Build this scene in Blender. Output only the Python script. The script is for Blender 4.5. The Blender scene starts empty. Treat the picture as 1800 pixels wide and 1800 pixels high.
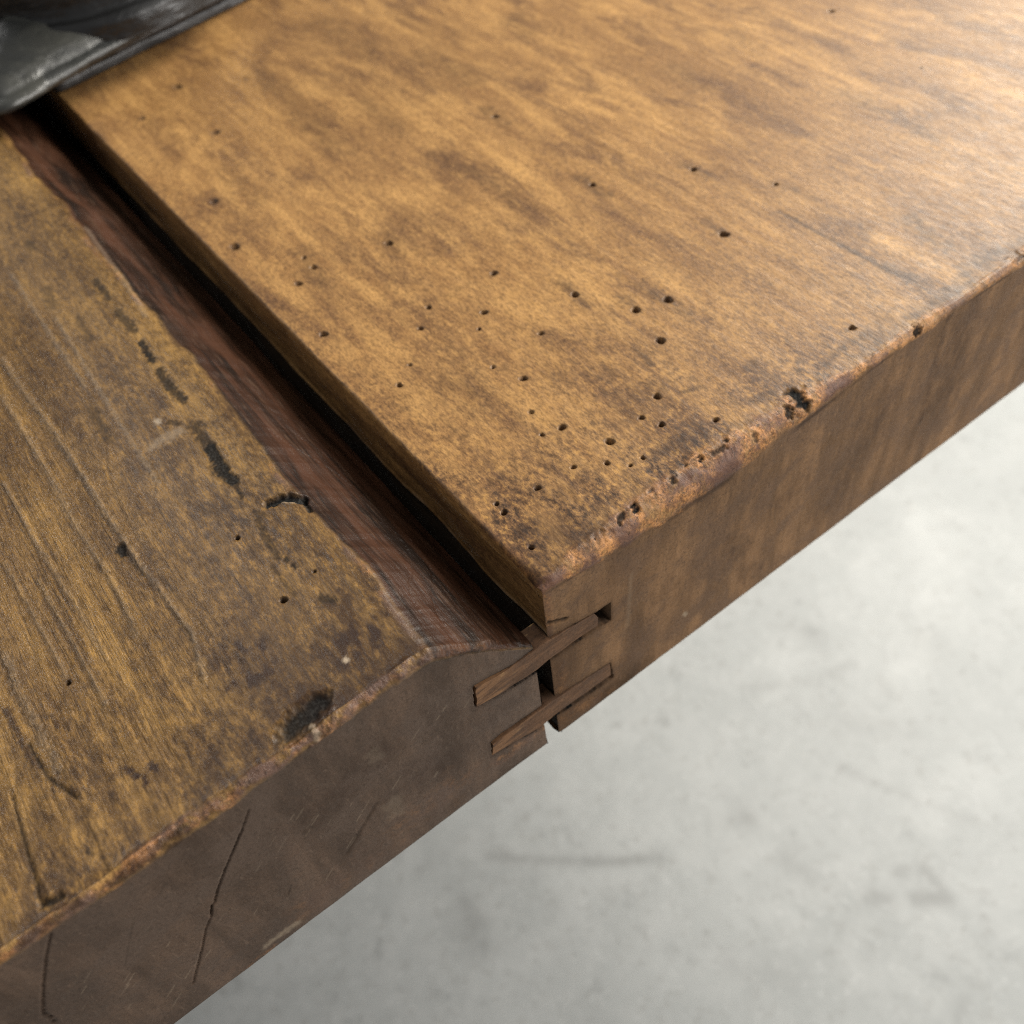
import bpy, math
import numpy as np
from mathutils import Matrix, Vector

# ------------------------------------------------------------------ camera
FPX = 1621.66                                   # focal length in pixels of the 1800 px photograph
CAM = np.array([-0.0647386, -0.1022502, 0.1728170])
ROT = np.array([[0.7965, 0.5103, -0.3243], [-0.5972, 0.5802, -0.5538], [-0.0945, 0.6348, 0.7669]])
_u, _s, _vt = np.linalg.svd(ROT)
ROT = _u @ _vt
S = bpy.context.scene
cd = bpy.data.cameras.new("camera")
co = bpy.data.objects.new("camera", cd)
S.collection.objects.link(co)
mw = Matrix.Identity(4)
for i in range(3):
    for j in range(3):
        mw[i][j] = ROT[i][j]
    mw[i][3] = CAM[i]
co.matrix_world = mw
cd.sensor_width = 36
cd.lens = 36 * FPX / 1800
cd.clip_start = 0.01
cd.clip_end = 60
cd.dof.use_dof = True
cd.dof.focus_distance = 0.222
cd.dof.aperture_fstop = 12.5
S.camera = co
S.render.resolution_x = S.render.resolution_y = 1024

# ------------------------------------------------------------------ light
W = bpy.data.worlds.new("World")
S.world = W
W.use_nodes = True
W.node_tree.nodes["Background"].inputs[0].default_value = (0.97, 0.98, 1.0, 1)
W.node_tree.nodes["Background"].inputs[1].default_value = 0.22


def area(name, loc, target, size, size_y, power, col):
    l = bpy.data.lights.new(name, 'AREA')
    l.shape = 'RECTANGLE'
    l.size, l.size_y, l.energy, l.color = size, size_y, power, col
    o = bpy.data.objects.new(name, l)
    S.collection.objects.link(o)
    o.location = loc
    o.rotation_euler = (Vector(target) - Vector(loc)).to_track_quat('-Z', 'Y').to_euler()
    return o


area("window_light", (1.50, 0.34, 0.96), (0.12, 0.08, -0.05), 1.0, 0.8, 42, (1.0, 0.955, 0.86))
area("doorway_light", (1.75, -1.55, 0.95), (0.2, 0.0, -0.3), 1.5, 1.4, 46, (1.0, 0.965, 0.92))
area("roof_light", (-0.55, 1.75, 1.75), (-0.05, 0.1, 0.0), 0.35, 0.35, 10, (1.0, 0.98, 0.95))

S.view_settings.view_transform = 'Standard'
S.view_settings.look = 'None'
S.view_settings.exposure = 0.26
S.view_settings.gamma = 1.0
S.render.engine = 'CYCLES'
S.cycles.max_bounces = 6
S.cycles.filter_width = 1.1
S.cycles.use_denoising = False

# ------------------------------------------------------------------ helpers
T = 0.075                                        # thickness of the boards
FLOOR_Z = -0.55
rng = np.random.default_rng(11)


def ray(px, py):
    return ROT @ np.array([(px - 900) / FPX, -(py - 900) / FPX, -1.0])


def on_z(px, py, z=0.0):
    """a point of the photograph measured on the horizontal plane at height z"""
    d = ray(px, py)
    return CAM + (z - CAM[2]) / d[2] * d


def on_y(px, py, y=0.0):
    d = ray(px, py)
    return CAM + (y - CAM[1]) / d[1] * d


def hash2(ix, iy, seed):
    h = (ix.astype(np.int64) * 374761393 + iy.astype(np.int64) * 668265263 + seed * 1274126177) & 0xFFFFFFFF
    h = ((h ^ (h >> 13)) * 1274126177) & 0xFFFFFFFF
    h = h ^ (h >> 16)
    return (h & 0xFFFFFF) / float(0xFFFFFF) * 2 - 1


def vnoise(x, y, seed=0):
    ix, iy = np.floor(x), np.floor(y)
    fx, fy = x - ix, y - iy
    fx = fx * fx * fx * (fx * (fx * 6 - 15) + 10)
    fy = fy * fy * fy * (fy * (fy * 6 - 15) + 10)
    a, b = hash2(ix, iy, seed), hash2(ix + 1, iy, seed)
    c, d = hash2(ix, iy + 1, seed), hash2(ix + 1, iy + 1, seed)
    return (a + (b - a) * fx) * (1 - fy) + (c + (d - c) * fx) * fy


def fbm(x, y, seed=0, octaves=4, gain=0.5):
    v, a, n = 0, 1.0, 0
    for o in range(octaves):
        v = v + a * vnoise(x * 2 ** o + 17.3 * o, y * 2 ** o - 9.1 * o, seed + o)
        n += a
        a *= gain
    return v / n


def sstep(a, b, x):
    t = np.clip((x - a) / (b - a), 0, 1)
    return t * t * (3 - 2 * t)


def spaced(stops):
    """coordinates with a spacing that changes: [(start, step at start), ..., (end, step)]"""
    out = [stops[0][0]]
    for (a, ha), (b, hb) in zip(stops[:-1], stops[1:]):
        n = max(1, int(round((b - a) / (0.5 * (ha + hb)))))
        t = np.linspace(0, 1, n + 1)[1:]
        k = 0.5 * (hb - ha) / (0.5 * (ha + hb))
        out.extend((a + (b - a) * (t * (1 - k) + k * t * t)).tolist())
    return np.array(out)


def grid_faces(nu, nv, flip=False, base=0):
    i = np.arange(nu - 1)[:, None] * nv + np.arange(nv - 1)[None, :]
    q = np.stack([i, i + nv, i + nv + 1, i + 1], -1).reshape(-1, 4) + base
    return q[:, ::-1] if flip else q


def make_mesh(name, V, Q, material, parent=None, attr=None, smooth=True):
    me = bpy.data.meshes.new(name)
    V = np.ascontiguousarray(V, dtype=np.float32)
    Q = np.ascontiguousarray(Q, dtype=np.int32)
    me.vertices.add(len(V))
    me.vertices.foreach_set("co", V.ravel())
    me.loops.add(Q.size)
    me.loops.foreach_set("vertex_index", Q.ravel())
    me.polygons.add(len(Q))
    me.polygons.foreach_set("loop_start", np.arange(0, Q.size, Q.shape[1], dtype=np.int32))
    me.polygons.foreach_set("loop_total", np.full(len(Q), Q.shape[1], dtype=np.int32))
    me.update(calc_edges=True)
    me.polygons.foreach_set("use_smooth", np.full(len(Q), smooth))
    if attr is not None:
        for nm, val in attr.items():
            a = me.attributes.new(nm, 'FLOAT', 'POINT')
            a.data.foreach_set("value", np.ascontiguousarray(val, dtype=np.float32))
    me.materials.append(material)
    o = bpy.data.objects.new(name, me)
    S.collection.objects.link(o)
    if parent is not None:
        o.parent = parent
    return o


def thing(name, label, cat, loc=(0, 0, 0)):
    o = bpy.data.objects.new(name, None)
    S.collection.objects.link(o)
    o.location = loc
    o.empty_display_size = 0.05
    o["label"], o["category"] = label, cat
    return o


# ------------------------------------------------------------------ materials
class N:
    """small node-graph builder"""

    def __init__(self, name):
        self.m = bpy.data.materials.new(name)
        self.m.use_nodes = True
        self.t = self.m.node_tree
        self.b = self.t.nodes["Principled BSDF"]

    def _set(self, sock, v):
        if isinstance(v, bpy.types.NodeSocket):
            self.t.links.new(v, sock)
        elif v is not None:
            if sock.type == 'RGBA' and not hasattr(v, '__len__'):
                v = (v, v, v, 1)
            if hasattr(v, '__len__') and sock.type == 'RGBA' and len(v) == 3:
                v = (*v, 1)
            sock.default_value = v

    def obj(self):
        return self.t.nodes.new("ShaderNodeTexCoord").outputs["Object"]

    def scale(self, vec, s, loc=(0, 0, 0), rot=(0, 0, 0)):
        n = self.t.nodes.new("ShaderNodeMapping")
        self._set(n.inputs["Vector"], vec)
        n.inputs["Scale"].default_value = s
        n.inputs["Location"].default_value = loc
        n.inputs["Rotation"].default_value = rot
        return n.outputs[0]

    def noise(self, vec, scale, detail=4, rough=0.55, dist=0.0):
        n = self.t.nodes.new("ShaderNodeTexNoise")
        self._set(n.inputs["Vector"], vec)
        n.inputs["Scale"].default_value = scale
        n.inputs["Detail"].default_value = detail
        n.inputs["Roughness"].default_value = rough
        n.inputs["Distortion"].default_value = dist
        return n.outputs[0]

    def ramp(self, f, a, b, c=0.0, d=1.0):
        n = self.t.nodes.new("ShaderNodeMapRange")
        n.interpolation_type = 'SMOOTHSTEP'
        self._set(n.inputs[0], f)
        for k, v in zip((1, 2, 3, 4), (a, b, c, d)):
            self._set(n.inputs[k], v)
        return n.outputs[0]

    def math(self, op, a, b=None, clamp=False):
        n = self.t.nodes.new("ShaderNodeMath")
        n.operation = op
        n.use_clamp = clamp
        self._set(n.inputs[0], a)
        if b is not None:
            self._set(n.inputs[1], b)
        return n.outputs[0]

    def mix(self, f, a, b, mode='MIX'):
        n = self.t.nodes.new("ShaderNodeMix")
        n.data_type = 'RGBA'
        n.blend_type = mode
        self._set(n.inputs[0], f)
        self._set(n.inputs[6], a)
        self._set(n.inputs[7], b)
        return n.outputs[2]

    def attr(self, name):
        n = self.t.nodes.new("ShaderNodeAttribute")
        n.attribute_name = name
        return n.outputs["Fac"]

    def bump(self, h, strength, dist, normal=None):
        n = self.t.nodes.new("ShaderNodeBump")
        n.inputs["Strength"].default_value = strength
        n.inputs["Distance"].default_value = dist
        self._set(n.inputs["Height"], h)
        if normal is not None:
            self._set(n.inputs["Normal"], normal)
        return n.outputs[0]

    def out(self, color=None, rough=None, normal=None, **kw):
        self._set(self.b.inputs["Base Color"], color)
        self._set(self.b.inputs["Roughness"], rough)
        if normal is not None:
            self._set(self.b.inputs["Normal"], normal)
        for k, v in kw.items():
            self._set(self.b.inputs[k.replace('_', ' ')], v)
        return self.m


def wood_material(name, light, mid, dark, stain, off=(0, 0, 0), rough=0.42, relief=1.0, stretch=1.0, speck=1.0, spec=0.36, glint=0.75):
    n = N(name)
    p = n.scale(n.obj(), (1, 1, 1), off)
    S_ = lambda v: (1, v * stretch, 1)
    long1 = n.scale(p, S_(0.24), rot=(0, 0, 0.02))
    long2 = n.scale(p, S_(0.13))
    long3 = n.scale(p, S_(0.36))
    big = n.noise(long1, 30, 5, 0.62, 0.8)
    patch = n.noise(n.scale(p, S_(0.30), (3, 1, 0)), 62, 7, 0.70, 0.5)
    mott = n.noise(n.scale(p, S_(0.24), (1, 5, 0)), 150, 7, 0.70, 0.4)
    streak = n.noise(long2, 170, 6, 0.66, 0.3)
    fleck = n.noise(long3, 1150, 4, 0.65)
    fine = n.noise(n.scale(p, S_(0.30), (6, 6, 6)), 2700, 3, 0.6)
    grain = n.noise(n.scale(p, S_(0.20), (9, 2, 0)), 560, 5, 0.66)
    c = n.mix(n.ramp(n.math('ADD', n.math('MULTIPLY', streak, 0.5), n.math('MULTIPLY', mott, 0.5)), 0.35, 0.64), dark, light)
    c = n.mix(n.ramp(big, 0.40, 0.66, 0, 0.80), c, mid)
    c = n.mix(n.ramp(patch, 0.46, 0.68, 0, 0.85), c, stain)
    c = n.mix(n.ramp(grain, 0.54, 0.70, 0, 0.60), c, light)
    c = n.mix(n.ramp(fleck, 0.46, 0.62, 0, 0.62), c, n.mix(0.60, c, (0.035, 0.019, 0.008)))
    c = n.mix(n.ramp(fine, 0.50, 0.68, 0, 0.55), c, n.mix(0.62, c, (0.030, 0.016, 0.007)))
    c = n.mix(n.ramp(fine, 0.48, 0.34, 0, 0.30), c, light)
    # settled dirt, thickest towards the worn edges: a soft brown tone with fine dark speckle in it
    dirt = n.attr("dirt")
    spk = n.noise(n.scale(p, S_(0.55), (2, 7, 1)), 620, 6, 0.74)
    spb = n.noise(n.scale(p, S_(0.6), (8, 7, 1)), 95, 5, 0.65)
    dm = n.math('MULTIPLY', dirt, n.ramp(spb, 0.36, 0.62, 0.15, 1.0))
    c = n.mix(n.math('MULTIPLY', dm, 0.70), c, stain)
    c = n.mix(n.math('MULTIPLY', n.ramp(spk, 0.47, 0.60, 0, speck), dm), c, (0.034, 0.018, 0.009))
    c = n.mix(n.math('MULTIPLY', n.ramp(spk, 0.48, 0.36, 0, glint), dirt), c, n.mix(0.5, light, (0.50, 0.26, 0.06)))
    # the sawn front ends: browner, with upright saw streaks
    fr = n.attr("front")
    up = n.noise(n.scale(p, (1, 1, 0.14), rot=(0, 0.20, 0)), 95, 7, 0.68, 0.3)
    upf = n.noise(n.scale(p, (1, 1, 0.2), rot=(0, 0.5, 0)), 900, 3, 0.6)
    fb = n.noise(p, 62, 5, 0.65, 0.4)
    fc = n.mix(n.ramp(up, 0.34, 0.66), tuple(0.50 * x for x in FRONT[name][0]), FRONT[name][0])
    fc = n.mix(n.ramp(fb, 0.42, 0.64, 0, 0.95), fc, FRONT[name][1])
    fc = n.mix(n.ramp(n.noise(n.scale(p, (1, 1, 0.5), (3, 3, 3), rot=(0, 0.4, 0)), 28, 6, 0.68), 0.50, 0.68, 0, 0.7), fc, tuple(0.55 * x for x in FRONT[name][1]))
    fc = n.mix(n.ramp(upf, 0.58, 0.74, 0, 0.4), fc, FRONT[name][2])
    fc = n.mix(n.ramp(n.noise(p, 900, 5, 0.7), 0.50, 0.64, 0, 0.42), fc, (0.040, 0.026, 0.017))
    fc = n.mix(n.ramp(n.noise(p, 700, 5, 0.7), 0.42, 0.30, 0, 0.45), fc, FRONT[name][2])
    c = n.mix(fr, c, fc)
    # the dark stained slope beside the gap
    sl = n.attr("slope")
    sc = n.mix(n.ramp(streak, 0.36, 0.64), (0.010, 0.005, 0.003), (0.060, 0.025, 0.013))
    sc = n.mix(n.ramp(grain, 0.52, 0.70, 0, 0.6), sc, (0.078, 0.044, 0.027))
    c = n.mix(sl, c, sc)
    # worn, paler orange edges
    wr = n.attr("wear")
    wn = n.noise(p, 260, 6, 0.72)
    wp = n.noise(n.scale(p, (1, 1, 1), (5, 5, 5)), 85, 4, 0.6)
    wc = n.mix(n.ramp(n.math('ADD', n.math('MULTIPLY', wn, 0.55), n.math('MULTIPLY', n.noise(p, 1300, 4, 0.7), 0.45)), 0.40, 0.60), WEAR[name][0], WEAR[name][1])
    wc = n.mix(n.ramp(wp, 0.44, 0.60, 0, 0.9), wc, WEAR[name][2])
    wc = n.mix(n.ramp(n.noise(p, 900, 3), 0.60, 0.70, 0, 0.8), wc, (0.05, 0.03, 0.02))
    c = n.mix(n.math('MULTIPLY', wr, n.ramp(n.math('ADD', n.math('MULTIPLY', wn, 0.6), n.math('MULTIPLY', wp, 0.4)), 0.39, 0.52), True), c, wc)
    # brown grime, black grime and painted recess shade, pale scuffs and painted ridge highlights
    c = n.mix(n.attr("grime"), c, (0.036, 0.018, 0.010))
    c = n.mix(n.attr("pale"), c, (0.46, 0.36, 0.25))
    bl = n.attr("black")
    c = n.mix(bl, c, n.mix(n.ramp(n.noise(p, 1500, 3), 0.4, 0.7), (0.008, 0.0075, 0.007), (0.030, 0.029, 0.027)))
    r = n.math('ADD', n.math('MULTIPLY', n.noise(long3, 420, 4, 0.6), 0.34), rough - 0.17)
    r = n.math('ADD', r, n.math('ADD', n.math('MULTIPLY', fr, 0.22), n.math('ADD', n.math('MULTIPLY', sl, 0.02), n.math('MULTIPLY', bl, 0.30))))
    h = n.math('ADD', n.math('MULTIPLY', fleck, 0.5), n.math('MULTIPLY', grain, 0.8))
    h = n.math('ADD', h, n.math('MULTIPLY', n.noise(p, 2600, 2), 0.25))
    h = n.math('ADD', h, n.math('MULTIPLY', n.math('ADD', n.math('MULTIPLY', wr, n.noise(n.scale(p, (1, 0.4, 1)), 480, 6, 0.75)), n.math('MULTIPLY', sl, n.noise(n.scale(p, (1, 0.10, 1)), 400, 5, 0.66))), 1.6))
    rd = n.attr("ridge")
    h = n.math('ADD', h, n.math('MULTIPLY', rd, n.math('MULTIPLY', n.noise(n.scale(p, (1, 0.05, 1), rot=(0, 0, 0.03)), 420, 6, 0.72), 4.0)))
    r = n.math('SUBTRACT', r, n.math('MULTIPLY', rd, 0.16))
    c = n.mix(n.math('MULTIPLY', rd, n.ramp(n.noise(n.scale(p, (1, 0.05, 1), rot=(0, 0, 0.03)), 420, 6, 0.72), 0.52, 0.36, 0, 0.34)), c, (0.075, 0.042, 0.019))
    nb = n.bump(h, 0.60 * relief, 0.00025)
    return n.out(c, r, nb, Specular_IOR_Level=n.math('SUBTRACT', spec, n.math('ADD', n.math('MULTIPLY', bl, 0.22), n.math('ADD', n.math('MULTIPLY', fr, 0.10), n.math('MULTIPLY', sl, 0.12))), True))


FRONT = {
    "worn_honey_wood": [(0.29, 0.160, 0.076), (0.165, 0.096, 0.054), (0.37, 0.215, 0.108)],
    "worn_brown_wood": [(0.140, 0.088, 0.058), (0.105, 0.070, 0.050), (0.19, 0.128, 0.088)],
}
WEAR = {
    "worn_honey_wood": [(0.070, 0.028, 0.014), (0.58, 0.27, 0.090), (0.125, 0.064, 0.046)],
    "worn_brown_wood": [(0.055, 0.026, 0.015), (0.42, 0.195, 0.072), (0.135, 0.082, 0.064)],
}
M_right = wood_material("worn_honey_wood", (0.57, 0.316, 0.108), (0.250, 0.126, 0.046), (0.275, 0.138, 0.048),
                        (0.125, 0.060, 0.028), rough=0.47, spec=0.28)
M_left = wood_material("worn_brown_wood", (0.43, 0.244, 0.072), (0.165, 0.092, 0.034), (0.150, 0.082, 0.029),
                       (0.066, 0.035, 0.016), off=(4.1, 1.7, 0.3), rough=0.36, relief=1.8, stretch=0.7, speck=0.82, glint=0.42, spec=0.32)


def spline_material():
    n = N("spline_wood")
    p = n.obj()
    a = n.noise(n.scale(p, (0.16, 1, 1), rot=(0, 0.12, 0)), 520, 6, 0.68)
    b = n.noise(p, 110, 5, 0.65)
    f = n.noise(p, 1100, 4, 0.7)
    c = n.mix(n.ramp(a, 0.35, 0.65), (0.095, 0.050, 0.027), (0.175, 0.092, 0.048))
    c = n.mix(n.ramp(b, 0.42, 0.66, 0, 0.8), c, (0.100, 0.058, 0.037))
    c = n.mix(n.ramp(f, 0.50, 0.64, 0, 0.5), c, (0.040, 0.026, 0.017))
    c = n.mix(n.math('MULTIPLY', n.ramp(a, 0.58, 0.66), n.ramp(b, 0.52, 0.60)), c, (0.46, 0.28, 0.12))
    sx = n.t.nodes.new("ShaderNodeSeparateXYZ")
    n._set(sx.inputs[0], p)
    c = n.mix(n.math('MULTIPLY', n.ramp(sx.outputs[0], -0.006, -0.021), n.ramp(a, 0.40, 0.60)), c, (0.225, 0.118, 0.057))
    return n.out(c, 0.7, n.bump(n.math('ADD', a, f), 0.5, 0.0002), Specular_IOR_Level=0.2)


def iron_material(name, lo, hi, pale, rough):
    n = N(name)
    p = n.obj()
    a = n.noise(n.scale(p, (1, 1, 2.5), rot=(0, 0, 0.5)), 42, 4, 0.55, 0.6)
    b = n.noise(n.scale(p, (0.25, 1, 1), rot=(0, 0, -0.24)), 300, 4, 0.6)
    c = n.mix(n.ramp(a, 0.36, 0.66), lo, hi)
    c = n.mix(n.ramp(b, 0.60, 0.74, 0, 0.5), c, pale)
    r = n.ramp(a, 0.3, 0.7, rough + 0.08, rough - 0.06)
    h = n.math('ADD', a, n.math('MULTIPLY', b, 0.30))
    return n.out(c, r, n.bump(h, 0.45, 0.003), Specular_IOR_Level=0.6)


def concrete():
    n = N("pale_concrete")
    p = n.obj()
    a = n.noise(p, 7, 5, 0.55, 0.2)
    b = n.noise(p, 30, 5, 0.6, 0.25)
    d = n.noise(n.scale(p, (1, 1, 1), (7, 3, 0)), 48, 4, 0.6)
    c = n.mix(n.ramp(a, 0.36, 0.64), (0.330, 0.343, 0.338), (0.372, 0.385, 0.379))
    c = n.mix(n.ramp(b, 0.40, 0.66, 0, 0.55), c, (0.410, 0.421, 0.414))
    c = n.mix(n.ramp(d, 0.58, 0.74, 0, 0.40), c, (0.20, 0.208, 0.205))
    c = n.mix(n.ramp(n.noise(p, 130, 5, 0.7), 0.52, 0.70, 0, 0.50), c, (0.24, 0.24, 0.228))
    c = n.mix(n.ramp(n.noise(p, 210, 4, 0.7), 0.56, 0.70, 0, 0.40), c, (0.53, 0.54, 0.535))
    c = n.mix(n.attr("grime"), c, (0.13, 0.13, 0.125))
    r = n.ramp(a, 0.3, 0.7, 0.42, 0.60)
    return n.out(c, r, n.bump(b, 0.2, 0.003))


# ------------------------------------------------------------------ floor (one sheet)
fx = spaced([(-14, 2.0), (-0.6, 0.05), (-0.3, 0.003), (0.85, 0.003), (1.2, 0.05), (14, 2.0)])
fy = spaced([(-14, 2.0), (-0.6, 0.05), (-0.3, 0.003), (0.30, 0.003), (0.7, 0.05), (14, 2.0)])
FX, FY = np.meshgrid(fx, fy, indexing='ij')


def seg_dist(X, Y, pts):
    d = np.full(X.shape, 9.0)
    for (x0, y0), (x1, y1) in zip(pts[:-1], pts[1:]):
        vx, vy = x1 - x0, y1 - y0
        t = np.clip(((X - x0) * vx + (Y - y0) * vy) / (vx * vx + vy * vy + 1e-15), 0, 1)
        d = np.minimum(d, np.hypot(X - x0 - t * vx, Y - y0 - t * vy))
    return d


fg = np.zeros_like(FX)
for pts, w, a in [
    ([(860, 1505), (960, 1512), (1080, 1515), (1160, 1508)], 5, .55),
    ([(1310, 1210), (1380, 1204), (1440, 1190), (1500, 1165)], 6, .30),
    ([(1525, 1580), (1560, 1580)], 9, .5), ([(1610, 1580), (1665, 1580)], 10, .55), ([(1625, 1530), (1660, 1570)], 8, .45),
    ([(1580, 1530), (1585, 1533)], 9, .35), ([(1700, 1755), (1680, 1790)], 6, .3), ([(1480, 1350), (1560, 1385), (1700, 1440)], 5, .25),
    ([(820, 1590), (845, 1620)], 16, .35), ([(800, 1640), (840, 1660)], 25, .25), ([(1385, 1515), (1430, 1545)], 14, .3),
    ([(1290, 1440), (1310, 1435)], 14, .3), ([(1400, 1100), (1440, 1130)], 18, .22), ([(1290, 1700), (1385, 1710)], 30, .2),
    ([(1555, 1210), (1565, 1218)], 9, .35), ([(1600, 1100), (1640, 1140)], 35, .16), ([(1480, 1260), (1600, 1290)], 25, .15),
]:
    m = [on_z(*q, z=FLOOR_Z)[:2] for q in pts]
    wm = np.linalg.norm(on_z(pts[0][0] + w, pts[0][1], z=FLOOR_Z) - on_z(*pts[0], z=FLOOR_Z))
    d = seg_dist(FX, FY, m)
    fg = np.maximum(fg, 0.85 * a * np.exp(-(d / (wm + .002)) ** 2) * (0.8 + 0.4 * fbm(FX * 45, FY * 45, 5)))
V = np.stack([FX, FY, np.full_like(FX, FLOOR_Z)], -1).reshape(-1, 3)
floor = make_mesh("floor", V, grid_faces(len(fx), len(fy)), concrete(), attr={"grime": fg.ravel()})
floor["kind"] = "structure"

# ------------------------------------------------------------------ bench top
bench = thing("workbench", "worn brown wooden bench top of two thick boards with a black gap and wormholes", "workbench", (0, 0, 0))


class Sheet:
    """one board skin: top, rounded front edge, front end and underside, laid out on an x / s grid.
    s > 0 runs back over the top, -1 < s < 0 is the edge, further down the front end"""

    def __init__(self, x, ytop, front, radius, seed):
        self.x = x
        self.seed = seed
        na = 22
        rows = []                                          # (kind, value)
        under = np.array([0.62, 0.45, 0.3, 0.2, 0.1, 0.05, 0.02, 0.008, 0.003])
        rows += [('u', v) for v in under]
        rows += [('f', v) for v in front[::-1]]
        rows += [('a', v) for v in np.linspace(1, 0, na + 2)[1:-1]]
        rows += [('t', v) for v in ytop]
        self.kind = np.array([r[0] for r in rows])
        val = np.array([r[1] for r in rows])
        X, Vv = np.meshgrid(x, val, indexing='ij')
        K = np.broadcast_to(self.kind[None, :], X.shape)
        r = np.broadcast_to(radius(x)[:, None], X.shape)
        Y = np.zeros_like(X); Z = np.zeros_like(X); NY = np.zeros_like(X); NZ = np.zeros_like(X)
        t = K == 't'
        Y[t] = Vv[t] + (r * np.clip(1 - Vv / 0.05, 0, 1))[t]
        NZ[t] = 1
        a = K == 'a'
        ang = Vv * math.pi / 2
        Y[a] = (r - r * np.sin(ang))[a]; Z[a] = (-r + r * np.cos(ang))[a]
        NY[a] = -np.sin(ang)[a]; NZ[a] = np.cos(ang)[a]
        f = K == 'f'
        Z[f] = -(Vv + r * np.clip(1 - Vv / 0.05, 0, 1))[f]
        NY[f] = -1
        u = K == 'u'
        Y[u] = Vv[u]; Z[u] = -T; NZ[u] = -1
        self.X, self.Y, self.Z, self.NY, self.NZ, self.K, self.r = X, Y, Z, NY, NZ, K, r
        self.t, self.a, self.f, self.u = t, a, f, u
        self.D = np.zeros_like(X)                          # offset along the normal
        # length along the unrolled surface, so marks can run over the edge
        self.s = np.where(t, Y - r, np.where(a, -ang * r, np.where(f, -Vv - r * math.pi / 2, -1.0)))
        self.at = {k: np.zeros_like(X) for k in ("front", "slope", "wear", "grime", "pale", "black", "dirt", "ridge")}
        edge = np.where(a, ang / (math.pi / 2), np.where(t, -np.clip(self.s, 0, 1) / r, np.where(f, 1 + Vv / r, 9)))
        self.edge = edge                                   # 0..1 over the rounding
        j = fbm(X * 190, self.s * 190, seed + 3, 4) * 0.55
        self.at["front"] = np.where(u, 1, sstep(0.75, 1.15, edge + j * .6))
        self.j = j

    def top_mark(self, pts, w, depth=0.0, kind=None, amt=1.0, rough=0.35, zplane=0.0, stretch=1.0, seed=0, soft=0.5):
        """a traced mark on the top, from photograph pixels measured on the top plane"""
        P = [on_z(*q, z=zplane)[:2] for q in pts]
        wm = np.linalg.norm(on_z(pts[0][0] + w, pts[0][1], z=zplane) - on_z(*pts[0], z=zplane))
        self._mark(self.X, np.where(self.a | self.f, self.s + 0.0035, self.Y), P, wm, depth, kind, amt, rough, stretch, seed, soft, self.t | self.a)

    def front_mark(self, pts, w, depth=0.0, kind=None, amt=1.0, rough=0.35, seed=0, soft=0.5):
        P = [on_y(*q)[[0, 2]] for q in pts]
        wm = np.linalg.norm(on_y(pts[0][0] + w, pts[0][1]) - on_y(*pts[0]))
        self._mark(self.X, self.Z, P, wm, depth, kind, amt, rough, 1.0, seed, soft, self.f | (self.a & (self.edge > .5)))

    def _mark(self, X, Y, P, wm, depth, kind, amt, rough, stretch, seed, soft, where):
        P = np.array(P)
        lo, hi = P.min(0) - wm * 3.5 * stretch, P.max(0) + wm * 3.5 * stretch
        b = where & (X > lo[0]) & (X < hi[0]) & (Y > lo[1]) & (Y < hi[1])
        if not b.any():
            return
        x, y = X[b], Y[b]
        d = seg_dist(x, y / stretch, [(p[0], p[1] / stretch) for p in P])
        d = d / wm + rough * fbm(x / wm * 1.1, y / wm * 1.1 / stretch, 40 + seed, 3) * 1.6
        m = 1 - sstep(1 - soft, 1 + soft, d)
        if kind == 'grime' and wm > 0.0012:                # settled grime is gritty, not a smooth wash
            m = m * (0.45 + 0.55 * sstep(-.28, .28, fbm(x * 520, y * 300, 90 + seed, 4)))
        if depth:
            self.D[b] -= depth * m
        if kind:
            self.at[kind][b] = np.maximum(self.at[kind][b], amt * m)

    def hole(self, px, py, rpx, depth=0.0045, zplane=0.0, fill=None):
        """a round worm hole; grid points close to its rim are drawn onto the rim so that it is clean"""
        c = on_z(px, py, zplane)
        rr = 0.5 * (np.linalg.norm(on_z(px + rpx, py, zplane) - c) + np.linalg.norm(on_z(px, py + rpx * .75, zplane) - c))
        cy = c[1]
        rr *= 0.93
        i0, i1 = np.searchsorted(self.x, [c[0] - rr * 2.4, c[0] + rr * 2.4])
        if i1 - i0 < 2:
            return
        sl = slice(max(i0 - 1, 0), i1 + 1)
        X, Y = self.X[sl], self.Y[sl]
        ok = self.t[sl]
        dx, dy = X - c[0], Y - cy
        ang = np.arctan2(dy, dx)
        rad = rr * (1 + 0.10 * np.sin(2 * ang + px) + 0.05 * np.sin(3 * ang + py))
        d = np.hypot(dx, dy) + 1e-9
        hx = np.gradient(self.x)[sl][:, None]
        hy = np.abs(np.gradient(self.Y[sl.start]))[None, :]
        h = np.maximum(np.broadcast_to(hx, X.shape), np.broadcast_to(hy, X.shape))
        near = ok & (np.abs(d - rad) < 0.62 * h)
        k = np.where(near, rad / d, 1.0)
        X[...] = np.where(near, c[0] + dx * k, X)
        Y[...] = np.where(near, cy + dy * k, Y)
        ins = ok & ~near & (d < rad)
        self.D[sl][ins] -= depth if fill is None else fill
        ring = ok & (d < rad * 1.9)
        g = self.at["grime"][sl]
        g[ring] = np.maximum(g[ring], (0.45 * (1 - sstep(rad * .9, rad * 1.9, d)))[ring])
        b = self.at["black"][sl]
        b[ins] = np.maximum(b[ins], 0.30)  # shade inside the hole, partly painted in

    def points(self):
        return self.X, self.Y + self.NY * self.D, self.Z + self.NZ * self.D


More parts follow.
